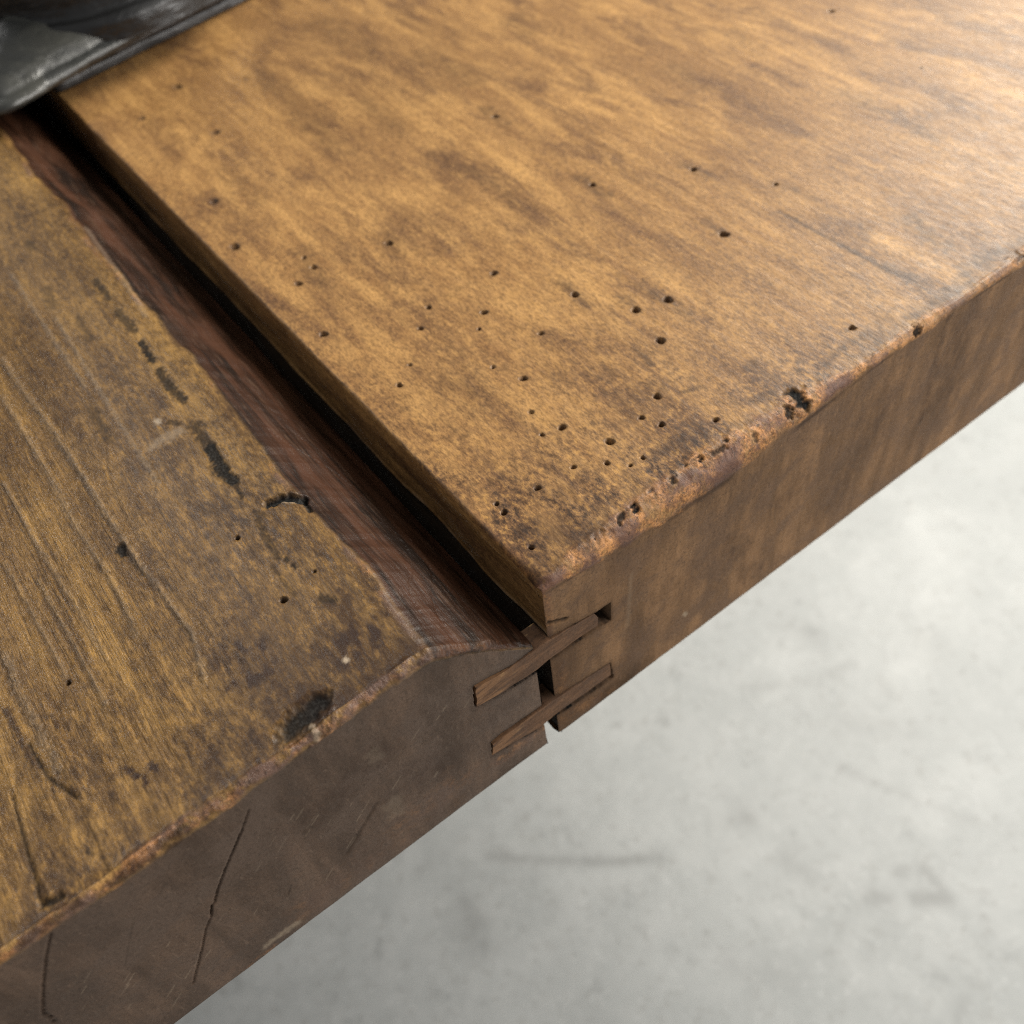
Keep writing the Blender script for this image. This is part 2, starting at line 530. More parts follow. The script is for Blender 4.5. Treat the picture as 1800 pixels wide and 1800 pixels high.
# ---- right board -------------------------------------------------------
xr = spaced([(0.0, 0.00012), (0.004, 0.00034), (0.13, 0.00038), (0.34, 0.0008), (0.43, 0.008)])
yt = spaced([(0.0, 0.00034), (0.11, 0.00036), (0.22, 0.0007), (0.42, 0.0012), (0.62, 0.01)])
ff = spaced([(0.0, 0.0003), (0.07, 0.00042)])
radR = lambda x: 0.0024 + 0.0044 * np.exp(-((x - 0.055) / 0.036) ** 2) + 0.0006 * vnoise(x * 60, x * 0, 3)
R = Sheet(xr, yt, ff * (T - 0.0004) / 0.07 * 0.98, radR, 1)
X, s, e = R.X, R.s, R.edge
topR = np.where(R.t | R.a, 1 - sstep(0.0, 0.75, e + R.j * .8), 0)
R.at["dirt"] = topR * np.clip(0.12 + 1.15 * np.exp(-np.clip(s, 0, 1) / 0.040) * (0.3 + 0.7 * np.exp(-(X / 0.10) ** 2)) + .25 * np.exp(-X / .01), 0, 1)
R.D += 0.00022 * fbm(X * 28, s * 9, 7, 3) + 0.00005 * fbm(X * 420, s * 60, 8, 3) * R.t
R.D += 0.00010 * fbm(X * 160, R.Z * 60, 9, 3) * R.f
nick = np.exp(-((e - 0.45) / 0.75) ** 2)
R.D += nick * (0.00026 * fbm(X * 60, s * 110, 12, 3) + 0.00016 * fbm(X * 520, s * 520, 13, 3))
# rounded-off arris on the gap side, opening up towards the front corner
re_ = 0.0011 + 0.0030 * np.exp(-np.clip(s, 0, 1) / 0.006) + 0.0005 * fbm(s * 90, s * 0 + 2, 15, 3)
q = np.clip((re_ - X) / re_, 0, 1)
R.D -= (re_ - re_ * np.sqrt(np.clip(1 - q * q, 0, 1))) * (R.t | R.a | R.f) * (1 - 0.93 * sstep(0.15, 0.95, e))
gapwear = np.exp(-(X / 0.0016) ** 2) * sstep(0.05, 0.0, s) * (s > -0.006)
band = sstep(-0.25, 0.25, e + R.j) * (1 - sstep(0.85, 1.2, e + R.j))
str_ = np.where(X < 0.10, 1.0, 1 - .35 * sstep(.1, .14, X))
R.at["wear"] = np.clip(band * str_ + gapwear * .8, 0, 1) * (R.t | R.a | R.f)
R.at["grime"] = np.maximum(R.at["grime"], 0.55 * np.exp(-((e + 0.9) / 0.8) ** 2) * sstep(-.15, .45, fbm(X * 70, s * 90, 21, 4)))
R.at["grime"] = np.maximum(R.at["grime"], 0.75 * np.exp(-((e - 1.25) / 0.28) ** 2) * sstep(-.25, .35, fbm(X * 90, s * 90, 22, 4)))
# darker, dirtier wood towards the corner and the front edge
R.at["grime"] = np.maximum(R.at["grime"], 0.8 * topR * np.exp(-(np.clip(s, 0, 1) / 0.020)) * np.exp(-(X / 0.05) ** 2) * sstep(-.5, .5, fbm(X * 200, s * 120, 23, 4)))
for (px, py, rp) in [(1072, 776, 9), (988, 751, 8), (1163, 746, 7), (1128, 734, 6), (953, 764, 5), (1067, 814, 6),
                     (1008, 821, 6), (1108, 818, 4.5), (1130, 804, 5.5), (945, 858, 7), (873, 886, 5.5), (886, 901, 7.5), (934, 963, 6.5),
                     (1155, 697, 8), (1258, 738, 6.5), (1161, 599, 9), (1118, 545, 8.5), (1174, 527, 9), (1011, 518, 7.5), (1273, 412, 8.5),
                     (1042, 325, 6), (1219, 298, 6), (1364, 324, 4.5), (868, 480, 6.5), (851, 549, 6.5), (842, 578, 4), (951, 586, 5.5),
                     (753, 540, 5.5), (739, 577, 5.5), (920, 665, 7.5), (702, 677, 6.5), (569, 588, 7.5), (683, 427, 7.5),
                     (551, 470, 6.5), (525, 499, 6.5), (534, 453, 4.5), (413, 434, 9), (871, 205, 6), (1498, 576, 7), (1462, 20, 4.5), (1620, 120, 3)]:
    R.hole(px, py, rp)
for (px, py, rp) in [(934, 724, 5.5), (867, 645, 5), (720, 641, 4.5), (376, 354, 7.5), (379, 233, 6.5), (312, 153, 7), (250, 208, 4.5)]:
    R.hole(px, py, rp, fill=0.0009)
# grey-brown smears trailing from some holes along the grain
for k, (pts, w, a) in enumerate([
    ([(1130, 500), (1174, 527), (1205, 548)], 11, .5), ([(1085, 520), (1118, 545)], 9, .42), ([(985, 495), (1011, 518), (1030, 535)], 9, .42),
    ([(1240, 390), (1273, 412)], 9, .4), ([(1020, 312), (1042, 325), (1065, 340)], 12, .4), ([(1200, 290), (1219, 298), (1240, 310)], 11, .4),
    ([(1364, 324), (1400, 335), (1440, 352)], 10, .3), ([(850, 190), (871, 205), (890, 220)], 12, .35), ([(670, 415), (683, 427), (700, 445)], 14, .35),
    ([(830, 300), (880, 335), (920, 365)], 14, .3), ([(760, 270), (820, 310)], 12, .28), ([(530, 440), (560, 500)], 14, .35),
    ([(1155, 680), (1165, 705)], 18, .35), ([(1120, 700), (1150, 740)], 30, .2), ([(790, 670), (860, 700)], 28, .25), ([(1600, 385), (1625, 405)], 16, .5),
    ([(1640, 420), (1660, 435)], 18, .4), ([(1560, 470), (1625, 500)], 13, .5), ([(1480, 432), (1560, 475), (1600, 490)], 6, .55), ([(1370, 372), (1480, 432)], 4, .45),
    ([(1600, 490), (1650, 527)], 3.5, .5), ([(1320, 640), (1350, 665)], 14, .4), ([(1290, 60), (1330, 85)], 22, .22), ([(1480, 165), (1590, 210), (1640, 240)], 18, .28),
    ([(1120, 615), (1145, 640)], 6, .5), ([(965, 655), (985, 665)], 13, .3), ([(1200, 690), (1230, 680)], 5, .5), ([(1060, 640), (1080, 660)], 5, .4),
    ([(560, 40), (640, 90)], 26, .25), ([(740, 95), (830, 140)], 24, .22), ([(900, 30), (930, 60)], 16, .25), ([(1180, 120), (1230, 150)], 22, .2), ([(400, 300), (450, 350)], 20, .22),
    ([(960, 940), (1000, 960)], 30, .35), ([(1010, 900), (1060, 880)], 26, .3), ([(1290, 750), (1340, 730)], 15, .35), ([(1500, 600), (1540, 590)], 10, .4), ([(930, 930), (965, 985)], 26, .5), ([(860, 820), (920, 880)], 22, .25), ([(1180, 780), (1120, 840)], 22, .3), ([(1090, 700), (1110, 730)], 20, .3), ([(1360, 690), (1300, 710)], 12, .35),
    ([(1700, 470), (1760, 440)], 14, .45), ([(1640, 530), (1700, 480)], 9, .45), ([(1440, 640), (1560, 560)], 9, .4), ([(520, 200), (600, 270)], 18, .25), ([(640, 180), (700, 230)], 16, .22), ([(450, 130), (560, 210)], 18, .22)]):
    R.top_mark(pts, w, 0, "grime", min(1, a * 1.3), .6, seed=k, soft=.85)
# chips and black pits along the worn front edge
for k, (pts, w, dp, kd, am) in enumerate([
    ([(1400, 690), (1412, 708)], 15, .0009, "black", 1), ([(1395, 722), (1400, 730)], 7, .0008, "black", .9),
    ([(1278, 778), (1286, 782)], 7, .0006, "black", .9), ([(1240, 812), (1215, 826)], 6, .0006, "black", .95), ([(1290, 795), (1270, 806)], 5, .0004, "black", .8),
    ([(1250, 815), (1246, 820)], 3, .0008, "black", 1), ([(1196, 852), (1198, 856)], 6, .0006, "black", .9), ([(1122, 898), (1126, 902)], 8, .0009, "black", 1),
    ([(1102, 912), (1098, 922)], 7, .0006, "black", .9), ([(1150, 868), (1154, 872)], 8, .0004, "grime", .8), ([(1610, 572), (1614, 578)], 8, .0008, "black", .95),
    ([(1778, 452), (1790, 448)], 10, .0006, "grime", .9), ([(1340, 770), (1345, 774)], 5, .0004, "black", .7), ([(1052, 945), (1060, 940)], 6, .0004, "grime", .8)]):
    R.top_mark(pts, w, dp * .8, kd, am, .8, seed=60 + k, soft=.55)
for k, (pts, w, a) in enumerate([([(1215, 845), (1300, 795)], 11, .8), ([(1125, 915), (1190, 868)], 8, .7), ([(1060, 955), (1080, 940)], 7, .6)]):
    R.top_mark(pts, w, .0002, "wear", a, .5, seed=80 + k, soft=.6)
R.at["grime"] = np.maximum(R.at["grime"], np.where(R.f, 0.65 * np.exp(-X / 0.04) * sstep(-.5, .35, fbm(X * 60, R.Z * 40, 25, 5)), 0))  # front end unevenly darker towards the gap
# marks on the front end
for k, (pts, w, kd, a, dp) in enumerate([
    ([(1690, 545), (1668, 640), (1640, 735)], 24, "grime", .4, 0), ([(1668, 560), (1640, 650), (1618, 740)], 5, "grime", .6, 0),
    ([(1480, 830), (1460, 880)], 20, "grime", .3, 0), ([(1395, 860), (1370, 890)], 18, "grime", .3, 0), ([(1285, 955), (1300, 965)], 14, "grime", .45, 0),
    ([(1310, 1000), (1320, 1010)], 10, "grime", .4, 0), ([(1560, 700), (1545, 760)], 16, "grime", .3, 0), ([(1075, 1215), (1110, 1190)], 16, "black", .35, 0),
    ([(964, 1096), (995, 1088)], 2.5, "black", .8, .0005), ([(1110, 1010), (1104, 1100)], 3, "pale", .1, 0), ([(1203, 1078), (1205, 1081)], 2, "pale", .5, 0),
    ([(985, 1175), (990, 1230)], 7, "wear", .5, 0), ([(990, 1262), (1060, 1222)], 10, "wear", .45, 0), ([(966, 1140), (962, 1050)], 5, "wear", .5, 0),
    ([(1000, 1285), (1200, 1139), (1500, 910), (1800, 678)], 4, "wear", .35, 0), ([(1145, 1060), (1175, 1040)], 18, "grime", .3, 0)]):
    R.front_mark(pts, w, dp, kd, a, .4, seed=100 + k, soft=.7)


def front_slot(sh, poly, depth):
    """a recess cut into the front end, outlined by photograph pixels measured on that plane"""
    P = np.array([on_y(*p)[[0, 2]] for p in poly])
    b = sh.f & (sh.X > P[:, 0].min() - .001) & (sh.X < P[:, 0].max() + .001)
    x, z = sh.X[b], sh.Z[b]
    ins = np.zeros(x.shape, bool)
    for i in range(len(P)):
        (x0, z0), (x1, z1) = P[i], P[(i + 1) % len(P)]
        c = ((z0 > z) != (z1 > z)) & (x < (x1 - x0) * (z - z0) / (z1 - z0 + 1e-15) + x0)
        ins ^= c
    D, bl = sh.D[b], sh.at["black"][b]
    D[ins] = -depth
    dd = seg_dist(x, z, [tuple(q) for q in P] + [tuple(P[0])])
    seam = 0.85 * np.exp(-(dd / 0.0003) ** 2) * sstep(-.35, .25, fbm(x * 210, z * 210, 88, 3)) + 0.35 * np.exp(-(dd / 0.0012) ** 2)
    bl[:] = np.maximum(bl, seam)
    bl[ins] = 1.0  # inside the recess: its shade painted black
    sh.D[b], sh.at["black"][b] = D, bl


# traced outlines of the two slots, a little larger than the splines that fill them
SLOT1 = [(832, 1206), (894, 1173), (962, 1123), (1047, 1077), (1072, 1061), (1073, 1091), (1047, 1106), (972, 1158), (944, 1181), (880, 1222), (835, 1246)]
SPL1 = [(836, 1211), (894, 1176.5), (962, 1127), (1045, 1079), (1051, 1086), (1050, 1101), (1046, 1102.5), (972, 1154), (944, 1177.5), (880, 1219), (838, 1243)]
SLOT2 = [(863, 1305), (882, 1289), (961, 1235), (1072, 1166), (1077, 1191), (982, 1256), (955, 1276.5), (866, 1327.5)]
SPL2 = [(866, 1311), (884, 1297), (961, 1240), (1072, 1166.5), (1074.5, 1187.5), (982, 1252), (955, 1276), (866.5, 1327)]
front_slot(R, SLOT1, 0.007)
front_slot(R, SLOT2, 0.007)


def board_object(sh, name, mat, wall_col, wall_fn, far_col, label):
    Xp, Yp, Zp = sh.points()
    nx, ns = Xp.shape
    V = [np.stack([Xp, Yp, Zp], -1).reshape(-1, 3)]
    Q = [grid_faces(nx, ns)]
    at = {k: [v.ravel()] for k, v in sh.at.items()}
    base = nx * ns
    # side towards the gap: from the top/edge column down to the underside
    use = np.where((sh.t | sh.a)[wall_col])[0]
    yy, zz, xx = Yp[wall_col][use], Zp[wall_col][use], Xp[wall_col][use]
    fz = Zp[wall_col][np.where(sh.f[wall_col])[0]]
    fyv = Yp[wall_col][np.where(sh.f[wall_col])[0]]
    k = np.concatenate([np.linspace(0, .35, 46), np.linspace(.35, 1, 34)[1:]])
    zt = zz[:, None] + (-T + 0.0003 - zz[:, None]) * k[None, :]
    yw = np.repeat(yy[:, None], len(k), 1)
    # front end of the wall follows the front skin's column
    order = np.argsort(fz)
    yfront = np.interp(zt[0], fz[order], fyv[order])
    i0 = yy.argmin()
    fade = np.exp(-(yy - yy[i0]) / 0.004)[:, None]
    yw = np.maximum(yw + fade * (yfront[None, :] - yy[i0]), -0.001)
    xw, attrs = wall_fn(xx[:, None], yw, zt, k[None, :])
    W_ = np.stack([xw, yw, zt], -1)
    V.append(W_.reshape(-1, 3))
    Q.append(grid_faces(W_.shape[0], W_.shape[1], flip=(wall_col != 0), base=base))
    for kk in at:
        at[kk].append(attrs.get(kk, np.zeros_like(xw)).ravel())
    base += xw.size
    # plain far side and back end
    ext = []
    c = far_col
    xf = sh.x[c]
    ext.append([(xf, 0, 0), (xf, 0.63, 0), (xf, 0.63, -T), (xf, 0, -T)])
    xa, xb = sorted([sh.x[wall_col], xf])
    yb = 0.615
    ext.append([(xa, yb, 0), (xb, yb, 0), (xb, yb, -T), (xa, yb, -T)])
    for f4 in ext:
        V.append(np.array(f4, float))
        Q.append(np.array([[base, base + 1, base + 2, base + 3]]))
        base += 4
        for kk in at:
            at[kk].append(np.full(4, 1.0 if kk == "front" else 0.0))
    o = make_mesh(name, np.concatenate(V), np.concatenate(Q), mat, bench, {k2: np.concatenate(v) for k2, v in at.items()})
    o["label"] = label
    return o


def right_wall(xx, y, z, k):
    led = -0.0198 + 0.0006 * fbm(y * 60, y * 0, 31, 3)
    d = z - led
    x = xx + 0.0 * z
    x = x + 0.0007 * fbm(y * 40, z * 120, 33, 3) * sstep(0, .05, k)
    bead = np.exp(-(d / 0.0007) ** 2)
    x = x - 0.0005 * bead + np.where(d < 0, 0.0006, 0) * sstep(0, -.001, d)
    at = {"front": np.zeros_like(x), "grime": 0.55 * sstep(0.0, .12, k) * np.ones_like(x) * (0.75 + .4 * fbm(y * 50, z * 200, 34, 4)),  # wall darker below its lip
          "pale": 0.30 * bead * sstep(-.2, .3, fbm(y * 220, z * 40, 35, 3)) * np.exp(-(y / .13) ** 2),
          "black": sstep(0.0005, -0.002, d) * .9}  # deep shade of the gap painted onto the lower wall
    at["grime"] = np.clip(at["grime"], 0, 1)
    return x, at


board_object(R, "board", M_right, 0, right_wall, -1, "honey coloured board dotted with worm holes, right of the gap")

# ---- left board --------------------------------------------------------
XG = -0.0046                                      # its side along the gap
xl = spaced([(-0.42, 0.008), (-0.16, 0.0012), (-0.128, 0.0004), (-0.04, 0.00036), (-0.006, 0.0003), (XG, 0.00016)])
ytl = spaced([(0.0, 0.00032), (0.12, 0.00038), (0.26, 0.0008), (0.36, 0.0012), (0.62, 0.01)])
radL = lambda x: 0.0022 + 0.0008 * vnoise(x * 45, x * 0 + 5, 4)
L = Sheet(xl, ytl, ff * (T - 0.0004) / 0.07 * 0.98, radL, 2)
X, s, e = L.X, L.s, L.edge
ztop = 0.0035 * sstep(-0.10, -0.03, X) - 0.0002
yy = np.where(L.t | L.a, L.Y, 0)
xc = -0.0298 + 0.0015 * fbm(yy * 70, yy * 0 + 1, 51, 5) + 0.0004 * np.sin(yy * 60)
u = np.clip((X - xc) / (XG - xc), 0, 1)
drop = (0.0198 + ztop - 0.0) * (0.85 * u + 0.15 * u * u) 
soft = 0.0014
drop = np.where(u > 0, np.sqrt((drop) ** 2 + 0 * u), 0)
prof = ztop - drop
on_slope = sstep(-0.02, 0.05, (X - xc) / 0.026)
L.Z = np.where(L.f | L.a | L.t, prof + L.Z * (T + prof) / T, L.Z)
# weathered ridges along the grain and gouges on the slope
ridge = fbm(X * 330, s * 7 + 0.4 * vnoise(X * 30, s * 8, 6), 61, 3)
rough_left = sstep(-0.045, -0.085, X)
L.D += L.t * (1 - on_slope) * (0.00020 * fbm(X * 30, s * 10, 62, 3) + ridge * (0.00005 + 0.00016 * rough_left))
crest = np.abs(fbm(X * 85 + .6 * vnoise(X * 20, s * 14, 81), s * 3.2, 63, 2))
L.D -= L.t * (1 - on_slope) * 0.00025 * np.exp(-(crest / 0.05) ** 2) * rough_left
L.D += L.t * on_slope * (0.00030 * fbm(X * 260 + 2.5 * vnoise(X * 60, s * 25, 83), s * 5, 64, 4) - 0.0003 * np.exp(-(np.abs(fbm(X * 140 + 2.0 * vnoise(X * 50, s * 20, 84), s * 5, 65, 2)) / .06) ** 2))
L.D += 0.00010 * fbm(X * 120, L.Z * 80, 66, 4) * L.f
nick = np.exp(-((e - 0.4) / 0.8) ** 2)
L.D += nick * (0.0006 * fbm(X * 110, s * 160, 67, 4) + 0.0003 * fbm(X * 480, s * 480, 68, 3))
L.at["dirt"] = L.t * (1 - on_slope) * np.clip(0.16 + 1.1 * np.exp(-np.clip(s, 0, 1) / 0.045) + 0.45 * sstep(-.09, -.045, X), 0, 1)
# ragged arris at the top of the slope
L.at["ridge"] = L.t * (1 - on_slope) * np.clip(0.10 + 0.9 * sstep(-0.05, -0.085, X + 0.010 * fbm(X * 30, s * 12, 82, 3)) * sstep(0.0, 0.03, s), 0, 1)
ar = np.exp(-((X - xc) / 0.0012) ** 2) * L.t
L.D += ar * (0.0004 * fbm(X * 300, s * 130, 69, 3) - 0.0003)
L.at["slope"] = on_slope * (L.t | L.a) * (1 - sstep(.7, 1.1, e))
L.at["wear"] = np.clip((0.45 + 0.55 * sstep(-.15, .35, fbm(X * 32, X * 0, 70, 3))) * sstep(-0.2, 0.35, e + L.j) * (1 - sstep(0.7, 1.1, e + L.j)) * (1 - 0.85 * on_slope) +
                       0.7 * np.exp(-((X - xc + .0006) / 0.0008) ** 2) * L.t * sstep(-.1, .4, fbm(X * 200, s * 90, 71, 3)), 0, 1)
L.at["grime"] = 0.9 * L.t * (1 - on_slope) * np.exp(-(np.clip(s, 0, 1) / 0.034)) * sstep(-.35, .35, fbm(X * 85, s * 70, 72, 5)) * sstep(-.115, -.05, X)
L.at["grime"] = np.maximum(L.at["grime"], 0.6 * L.t * (1 - on_slope) * np.exp(-(np.clip(s, 0, 1) / 0.012)) * sstep(-.2, .45, fbm(X * 150, s * 120, 73, 4)))
ZP = 0.002
for (px, py, rp) in [(419, 949, 5.5), (500, 1058, 8), (112, 1192, 6.5), (555, 1010, 4.5)]:
    L.hole(px, py, rp, zplane=ZP, depth=.004)
for k, (pts, w, a, dp) in enumerate([
    ([(372, 792), (392, 828), (410, 850)], 11, .95, .0003), ([(345, 752), (368, 790)], 10, .7, .0002), ([(250, 607), (270, 640)], 6, .9, .0002), ([(282, 655), (300, 685), (325, 708)], 7, .8, .0002),
    ([(210, 553), (238, 587)], 7, .7, .0001), ([(170, 498), (195, 530)], 6, .7, .0001), ([(160, 715), (190, 775)], 9, .4, 0), ([(415, 852), (428, 880)], 4, .7, 0),
    ([(455, 918), (470, 950), (490, 985)], 6, .55, 0), ([(207, 958), (212, 968)], 8, .9, .0004), ([(505, 986), (507, 990)], 4, .8, 0), ([(518, 998), (522, 1003)], 4, .7, 0),
    ([(568, 1056), (588, 1060)], 7, .6, 0), ([(60, 1583), (95, 1570)], 6, .8, .0006), ([(50, 1560), (62, 1583)], 3, .6, .0003), ([(12, 1395), (28, 1460), (48, 1530), (55, 1560)], 2.5, .55, .0003),
    ([(40, 1300), (75, 1360), (125, 1395)], 3, .65, .0004), ([(450, 905), (470, 912)], 4, .5, 0), ([(140, 560), (160, 600)], 6, .35, 0), ([(480, 1000), (520, 1050)], 4, .4, 0), ([(300, 745), (318, 750)], 5, .6, 0),
    ([(145, 1488), (152, 1494)], 5, .5, 0), ([(310, 1440), (318, 1448)], 8, .6, 0), ([(80, 510), (95, 540)], 8, .4, 0), ([(50, 428), (60, 440)], 6, .5, 0)]):
    L.top_mark(pts, w, dp, "black", min(1, a * 1.02), .5, zplane=ZP, seed=200 + k, soft=.5)
for k, (pts, w, a) in enumerate([
    ([(640, 1110), (665, 1150)], 34, .75), ([(430, 1160), (455, 1210)], 38, .75), ([(600, 1060), (620, 1090)], 22, .6), ([(350, 1120), (370, 1170)], 18, .5), ([(380, 1250), (400, 1300)], 20, .5),
    ([(218, 1343), (232, 1357)], 7, .8), ([(258, 1340), (268, 1344)], 7, .8), ([(246, 1360), (250, 1368)], 6, .8), ([(240, 860), (262, 905)], 16, .5), ([(60, 660), (110, 740)], 18, .45),
    ([(170, 600), (200, 660)], 14, .3), ([(220, 780), (250, 840)], 12, .4), ([(270, 690), (290, 720)], 8, .6), ([(130, 750), (145, 775)], 8, .5), ([(5, 1240), (25, 1290), (60, 1340)], 6, .6),
    ([(330, 780), (350, 810)], 16, .4), ([(90, 1265), (92, 1268)], 5, .5), ([(320, 1390), (350, 1380)], 12, .5), ([(470, 1230), (500, 1225)], 20, .6), ([(280, 1480), (300, 1470)], 10, .5), ([(150, 480), (200, 560)], 12, .3), ([(700, 1120), (735, 1150)], 16, .6), ([(560, 1150), (600, 1180)], 18, .55), ([(500, 1180), (540, 1215)], 16, .5), ([(360, 1340), (470, 1270)], 18, .5), ([(330, 1410), (440, 1340)], 13, .6),
    ([(180, 1540), (300, 1450)], 9, .55), ([(20, 1640), (120, 1570)], 9, .5), ([(420, 1040), (440, 1080)], 18, .35), ([(250, 960), (270, 1020)], 14, .35), ([(120, 900), (170, 990)], 12, .3), ([(300, 560), (330, 640)], 10, .45), ([(380, 700), (420, 760)], 10, .35),
    ([(100, 420), (160, 520)], 10, .4), ([(40, 560), (90, 640)], 14, .4), ([(590, 980), (620, 1030)], 9, .4), ([(640, 1040), (680, 1090)], 12, .45)]):
    L.top_mark(pts, w, 0, "grime", min(1, a * 1.35), .75, zplane=ZP, seed=240 + k, soft=.8)
for k, (pts, w, a) in enumerate([([(268, 786), (295, 772), (318, 760)], 9, .26), ([(225, 1232), (232, 1228)], 4, .0), ([(608, 1162), (611, 1165)], 4, .9), ([(277, 742), (280, 745)], 4, .7)]):
    L.top_mark(pts, w, 0, "pale", a, .6, zplane=ZP, seed=270 + k, soft=.9)
for k, (pts, w, d_) in enumerate([
    ([(0, 625), (70, 725), (133, 817), (180, 892), (214, 942), (250, 1000)], 4, .0004), ([(215, 950), (262, 1010), (300, 1062), (335, 1110), (356, 1190)], 4, .0004),
    ([(0, 690), (60, 790), (130, 920), (175, 990)], 4, .0003), ([(0, 1140), (28, 1215), (62, 1280), (95, 1345)], 7, .0005), ([(0, 840), (60, 950), (130, 1060), (180, 1150)], 3, .0003),
    ([(100, 560), (160, 660), (210, 740), (280, 850)], 3, .0002), ([(60, 1010), (120, 1120), (180, 1230)], 3, .0003), ([(20, 480), (90, 590), (150, 680)], 3, .0002), ([(150, 400), (215, 490), (260, 560)], 3, .0002), ([(0, 980), (50, 1070), (110, 1180)], 3, .0003),
    ([(175, 985), (205, 1040), (235, 1110)], 4, .0003)]):
    L.top_mark(pts, w, -d_ * .65, "pale", .15, .9, zplane=ZP, seed=400 + k, soft=.9)  # raised crest, its highlight put into the colour as a pale line
    L.top_mark([(a_ - 7, b_ + 4) for a_, b_ in pts], w, d_ * .3, "grime", .26, .9, zplane=ZP, seed=420 + k, soft=.9)
# deep black gouge at the slope's edge, and the big filled pit at the front edge
L.top_mark([(472, 886), (500, 876), (530, 876)], 9, .0013, "black", 1, .35, zplane=.003, seed=280, soft=.35)
L.top_mark([(530, 876), (545, 897)], 4, .0008, "black", .9, .35, zplane=.003, seed=281, soft=.4)
L.top_mark([(497, 884), (520, 884)], 2.5, -.0004, "pale", .5, .35, zplane=.003, seed=282, soft=.4)
L.top_mark([(512, 1284), (535, 1262), (560, 1238)], 20, .0011, "black", .92, .45, zplane=.0015, seed=283, soft=.6)
L.top_mark([(548, 1277), (552, 1290)], 6, -.0002, "pale", .45, .35, zplane=.0015, seed=284, soft=.5)
L.top_mark([(585, 1250), (575, 1285), (545, 1305)], 5, -.0003, "wear", .9, .5, zplane=.0015, seed=285, soft=.6)
# drying cracks in the front end
CR1 = [(437, 1425), (425, 1460), (408, 1500), (397, 1525), (383, 1562), (377, 1588), (372, 1592), (371, 1612), (362, 1632), (355, 1668), (347, 1700), (340, 1728)]
L.front_mark(CR1[1:8], 1.3, .0009, "black", .75, .25, seed=300, soft=.35)
L.front_mark(CR1[6:], 1.0, .0007, "black", .65, .25, seed=301, soft=.4)
L.front_mark(CR1[:3], 1.1, .0006, "black", .7, .25, seed=302, soft=.5)
L.front_mark([(89, 1644), (81, 1680), (76, 1730), (75, 1770), (77, 1783), (87, 1786), (97, 1802)], 1.2, .0009, "black", .8, .25, seed=303, soft=.4)
L.front_mark([(235, 1620), (224, 1675), (220, 1697)], 1.2, 0, "black", .25, .3, seed=304, soft=.5)
L.front_mark([(512, 1556), (508, 1570)], 1.2, 0, "black", .4, .3, seed=305, soft=.5)
L.front_mark([(660, 1415), (610, 1500)], 3, .0002, "black", .3, .3, seed=306, soft=.8)
for k in range(46):
    px = rng.uniform(120, 830); t = rng.uniform(.12, .92)
    py = 1795 - px * .734 - 10 + t * (230 + (px - 300) * -0.05)
    ln = rng.uniform(6, 26)
    L.front_mark([(px, py), (px + ln * .62, py - ln)], rng.uniform(.8, 1.3), 0, "pale", rng.uniform(.05, .22), .3, seed=310 + k, soft=.6)
for k, (pts, w, kd, a) in enumerate([
    ([(730, 1370), (780, 1345)], 26, "grime", .5), ([(640, 1350), (690, 1310)], 22, "grime", .4), ([(540, 1440), (580, 1420)], 26, "grime", .35), ([(870, 1250), (900, 1235)], 18, "grime", .35),
    ([(690, 1410), (700, 1425)], 10, "pale", .12), ([(655, 1325), (662, 1335)], 9, "pale", .1), ([(470, 1660), (520, 1625)], 5, "pale", .35), ([(800, 1380), (720, 1440)], 24, "wear", .22),
    ([(640, 1520), (560, 1580)], 22, "wear", .22), ([(435, 1700), (480, 1665)], 4, "wear", .5), ([(880, 1335), (950, 1285)], 8, "wear", .5), ([(880, 1370), (930, 1335)], 14, "black", .3)]):
    L.front_mark(pts, w, 0, kd, a, .6, seed=360 + k, soft=.9)
front_slot(L, SLOT1, 0.007)
front_slot(L, SLOT2, 0.007)


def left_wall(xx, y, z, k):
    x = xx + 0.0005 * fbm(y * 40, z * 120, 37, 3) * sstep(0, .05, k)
    return x, {"black": sstep(.02, .12, k) * .9 * np.ones_like(x), "slope": np.ones_like(x)}  # gap shade painted black down this wall too


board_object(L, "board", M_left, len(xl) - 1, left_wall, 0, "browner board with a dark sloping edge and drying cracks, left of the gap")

# ---- the two loose tongues that bridge the joint -------------------------
M_spl = spline_material()


def tongue(poly, proud):
    P0 = np.array([on_y(*p)[[0, 2]] for p in poly])
    P = []
    for a_, b_ in zip(P0, np.roll(P0, -1, 0)):
        k_ = max(1, int(np.linalg.norm(b_ - a_) / 0.0012))
        P += [a_ + (b_ - a_) * t_ for t_ in np.arange(k_) / k_]
    P = np.array(P)
    ii = np.arange(len(P)) * .55
    P = P + 0.00022 * np.column_stack([vnoise(ii, ii * 0, 5), vnoise(ii, ii * 0 + 9, 6)])
    c = P.mean(0)
    rings = []
    for y, k in [(0.0065, 1.0), (0.0006 - proud, 1.0), (0.0001 - proud, .99), (-proud, .96)]:
        q = c + (P - c) * np.array([1 - (1 - k) * .12, k])
        rings.append(np.column_stack([q[:, 0], np.full(len(q), y), q[:, 1]]))
    V = np.concatenate(rings)
    n = len(P)
    F = []
    for r_ in range(len(rings) - 1):
        for i in range(n):
            j = (i + 1) % n
            F.append((r_ * n + i, (r_ + 1) * n + i, (r_ + 1) * n + j, r_ * n + j))
    me = bpy.data.meshes.new("tongue")
    last = (len(rings) - 1) * n
    me.from_pydata(V.tolist(), [], F + [tuple(range(last, last + n))[::-1], tuple(range(n))])
    me.update()
    me.materials.append(M_spl)
    o = bpy.data.objects.new("tongue", me)
    S.collection.objects.link(o)
    o.parent = bench
    return o


tongue(SPL1, 0.0)
tongue(SPL2, -0.0001)
